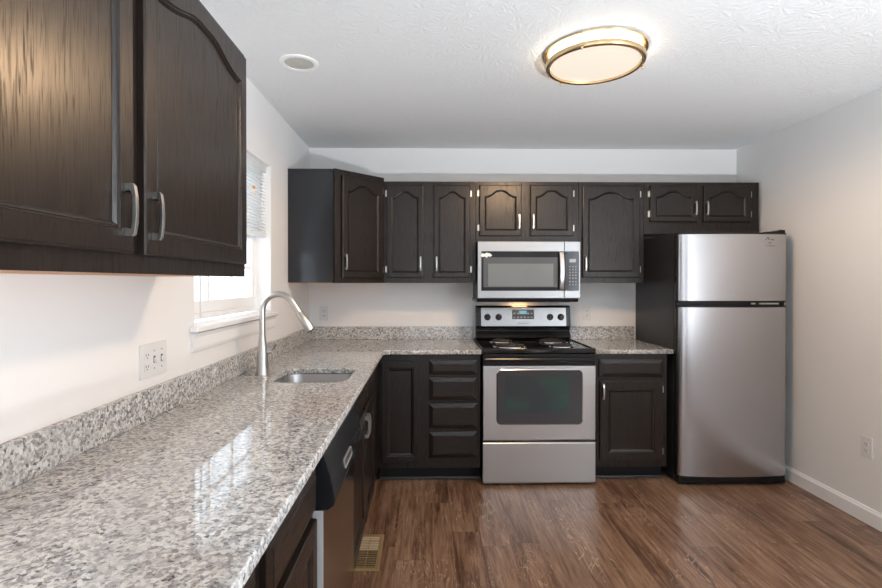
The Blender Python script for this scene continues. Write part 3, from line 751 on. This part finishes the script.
lo = bpy.data.objects.new('hood_lamp', ld); COL.objects.link(lo); lo.parent = mw; lo.location = (.37, -.09, -.030)

# ------------------------------------------------------------------ refrigerator
FX0, FX1 = 1.684, 2.430; FW = FX1-FX0
fd = thing('refrigerator', 'stainless top-freezer refrigerator with black sides beside the right wall', 'refrigerator', (FX0, YB, 0))
box('body', BLACKM, fd, -.002, FW-.004, -.626, -.006, .030, 1.700, .006)
def bow(z0, z1, name):
    prof = [(0, -.012), (.004, -.040), (.014, -.056), (.035, -.066)]
    n = 16
    for k in range(n+1):
        u = -1+2*k/n; prof.append((FW/2 + u*(FW/2-.06), -.072-.020*(1-u*u)))
    prof += [(FW-.035, -.066), (FW-.014, -.056), (FW-.004, -.040), (FW, -.012)]
    bm = bmesh.new(); prism(bm, prof, lambda u, v, d: (u, -.622+v, d), z0, z1)
    o = obj(name, bm, STEELD, fd, smooth=True)
    # black caps top and bottom
    for a, b in ((z0-.012, z0-.0003), (z1+.0003, z1+.012)):
        bm = bmesh.new(); prism(bm, [(u, v*.97) for u, v in prof], lambda u, v, d: (u, -.622+v, d), a, b); obj('end_cap', bm, BLACK, o, smooth=False)
    # dark left edge strip
    box('edge_strip', BLACK, o, -.0035, -.0003, -.662, -.630, z0, z1)
    return o
frz = bow(1.245, 1.688, 'freezer_door')
ref = bow(.070, 1.200, 'fridge_door')
bm = bmesh.new(); bx(bm, .01, FW-.01, -.655, -.6265, 1.2125, 1.2325); obj('door_gap_gasket', bm, BLACK, fd)
for a, b in ((.505, .530), (.560, .690)):
    bm = bmesh.new(); bx(bm, a, b, -.668, -.656, 1.219, 1.229); obj('pocket_trim', bm, NICKEL, fd)
bm = bmesh.new(); bx(bm, .01, FW-.01, -.675, -.6265, .012, .056); obj('kick_grille', bm, BLACK, fd, bevel=.004)
for x in (.06, FW-.06):
    for yy in (-.58, -.08):
        bm = bmesh.new(); lathe(bm, [(.018, 0), (.018, .010), (.010, .012), (.010, .030)], (x, yy, 0), 12); obj('foot', bm, KNOB, fd)
bm = bmesh.new(); prism(bm, [(FW-.135, 1.7025), (FW-.004, 1.7025), (FW-.004, 1.722), (FW-.035, 1.724), (FW-.060, 1.715), (FW-.135, 1.710)], lambda u, v, d: (u, d, v), -.655, -.565); obj('hinge_cover', bm, BLACK, fd, bevel=.003)
# badge
bx0 = .600
def fy_at(x): u = (x-FW/2)/(FW/2-.06); return -.622-.072-.020*(1-u*u)
bm = bmesh.new()
for pts in ([(bx0-.026, 1.650), (bx0-.012, 1.668), (bx0, 1.650)], [(bx0+.012, 1.650), (bx0+.020, 1.656), (bx0+.032, 1.648)], [(bx0-.006, 1.634), (bx0+.004, 1.628), (bx0+.016, 1.636)]):
    tube(bm, [(x, fy_at(x)-.0012, z) for x, z in pts], .0016, 6)
bdg = obj('badge', bm, SLOT, frz)
text('lettering', 'Whirlpool', .016, GREYP, frz, (bx0+.002, fy_at(bx0)-.0006, 1.612), (R(90), 0, R(3)))

# ------------------------------------------------------------------ outlets
def duplex(parent, cx, w=.034):
    for dz in (-.019, .019):
        bm = bmesh.new(); prism(bm, rrect(cx-.016, cx+.016, dz-.014, dz+.014, .006, 4), lambda u, v, d: (u, -d, v), .0055, .0072); r = obj('receptacle', bm, PLATE, parent)
        bm = bmesh.new(); bx(bm, cx-.008, cx-.0055, -.0078, -.0073, dz-.003, dz+.006); bx(bm, cx+.0055, cx+.008, -.0078, -.0073, dz-.003, dz+.006)
        lathe(bm, [(.0025, -.0078), (.0025, -.0073)], (cx, 0, dz-.0085), 10, 'y'); obj('slot', bm, SLOT, r)
def plate(label, loc, rz, w=.071, h=.116, n=1):
    t = thing('wall_outlet' if n == 1 else 'switch_plate', label, 'outlet' if n == 1 else 'switch', loc, rz)
    bm = bmesh.new(); prism(bm, rrect(-w/2, w/2, -h/2, h/2, .004, 3), lambda u, v, d: (u, -d, v), .0003, .0054); obj('cover_plate', bm, PLATE, t, bevel=.0015)
    return t
o1 = plate('white duplex outlet on the back wall in the corner left of the range', (-.825, YB, 1.12), 0); duplex(o1, 0)
o2 = plate('white duplex outlet on the back wall between range and refrigerator', (1.290, YB, 1.12), 0); duplex(o2, 0)
o3 = plate('white duplex outlet low on the right wall near the floor', (XR, 2.755, .43), R(-90)); duplex(o3, 0)
o4 = plate('white three-gang plate with an outlet and two switches above the left counter', (XL, 1.700, 1.105), R(90), .163, .116, 3); duplex(o4, -.046)
for cx in (0, .046):
    bm = bmesh.new(); bx(bm, cx-.005, cx+.005, -.0066, -.0055, -.012, .012); b = obj('switch_slot', bm, SLOT, o4)
    bm = bmesh.new(); prism(bm, [(-.0068, -.008), (-.016, -.014), (-.017, -.006), (-.0068, .006)], lambda u, v, d: (d, u, v), cx-.004, cx+.004); obj('toggle', bm, PLATE, o4)
    bm = bmesh.new()
    for dz in (-.030, .030): lathe(bm, [(.003, -.0066), (.003, -.0055)], (cx, 0, dz), 10, 'y')
    obj('screws', bm, GREYP, o4)

# ------------------------------------------------------------------ ceiling fixtures
cl = thing('ceiling_light', 'round flush ceiling light with two gold-nickel rings and glowing diffuser', 'lamp', (LAMP_X, LAMP_Y, ZC))
RL = .225
bm = bmesh.new(); lathe(bm, [(RL-.03, -.0005), (RL+.004, -.0005), (RL+.008, -.005), (RL+.006, -.012), (RL-.004, -.014), (RL-.03, -.010)], seg=64); obj('ceiling_ring', bm, GOLD, cl, smooth=True)
bm = bmesh.new(); lathe(bm, [(RL-.022, -.0145), (RL-.018, -.016), (RL-.018, -.052), (RL-.03, -.0525)], seg=64); obj('diffuser', bm, DIFFS, cl, smooth=True)
bm = bmesh.new(); lathe(bm, [(RL-.024, -.053), (RL-.025, -.057), (RL*.6, -.064), (RL*.2, -.067), (.001, -.0675)], seg=64); obj('diffuser_lens', bm, DIFF, cl, smooth=True)
bm = bmesh.new()
prof = [(RL-.024, -.054), (RL-.010, -.046), (RL-.001, -.046), (RL+.001, -.054), (RL-.004, -.066), (RL-.014, -.070), (RL-.022, -.066)]
rings = []
for r_, h_ in prof: rings.append([bm.verts.new((r_*math.cos(2*math.pi*i/64), r_*math.sin(2*math.pi*i/64), h_)) for i in range(64)])
for i in range(len(rings)): bridge(bm, rings[i], rings[(i+1) % len(rings)])
obj('lower_ring', bm, GOLD, cl, smooth=True)
for a in (118, 238, 358):
    bm = bmesh.new(); c_ = ((RL-.002)*math.cos(R(a)), (RL-.002)*math.sin(R(a)), 0); lathe(bm, [(.003, -.012), (.003, -.047)], c_, 10); lathe(bm, [(.006, -.066), (.007, -.071), (.004, -.077)], c_, 12); obj('post', bm, GOLD, cl, smooth=True)
can = thing('recessed_light', 'white recessed can light, unlit, in the ceiling over the sink', 'lamp', (-.625, 2.42, ZC))
bm = bmesh.new(); rings = []
for r_, h_ in [(.094, -.0005), (.093, -.005), (.084, -.009), (.070, -.006), (.069, -.0005)]: rings.append([bm.verts.new((r_*math.cos(2*math.pi*i/48), r_*math.sin(2*math.pi*i/48), h_)) for i in range(48)])
for i in range(len(rings)): bridge(bm, rings[i], rings[(i+1) % len(rings)])
obj('trim_ring', bm, TRIM, can, smooth=True)
bm = bmesh.new(); lathe(bm, [(.0685, -.001), (.0685, -.003), (.05, -.0055), (.001, -.0065)], seg=40); obj('lens', bm, REFLECT, can, smooth=True)

# ------------------------------------------------------------------ floor register
fr = thing('floor_register', 'tan metal floor vent beside the dishwasher', 'vent', (-.300, 2.49, 0))
bm = bmesh.new(); hx, hy = .070, .165
wall_holes(bm, -hx, hx, -hy, hy, [(-hx+.020, hx-.020, -hy+.022, hy-.022)], lambda u, v, d: (u, v, d), .0005, .006); obj('frame', bm, BRASS, fr, bevel=.002)
box('recess', SLOT, fr, -hx+.0205, hx-.0205, -hy+.0225, hy-.0225, .0004, .0012)
bm = bmesh.new(); y = -hy+.030
while y < hy-.030: bx(bm, -hx+.0205, hx-.0205, y, y+.0035, .0019, .0052); y += .016
bx(bm, -.0015, .0015, -hy+.0225, hy-.0225, .0019, .0056); obj('grille', bm, BRASS, fr)
d_ = box('damper_reflection', mat('pale_reflection', (.55, .50, .42), .4), fr, -hx+.022, hx-.022, .02, hy-.024, .0013, .0018); d_['label'] = 'pale plate under the slats, a painted reflection on the damper'  # reflection on the far half of the register, put in as a pale plate
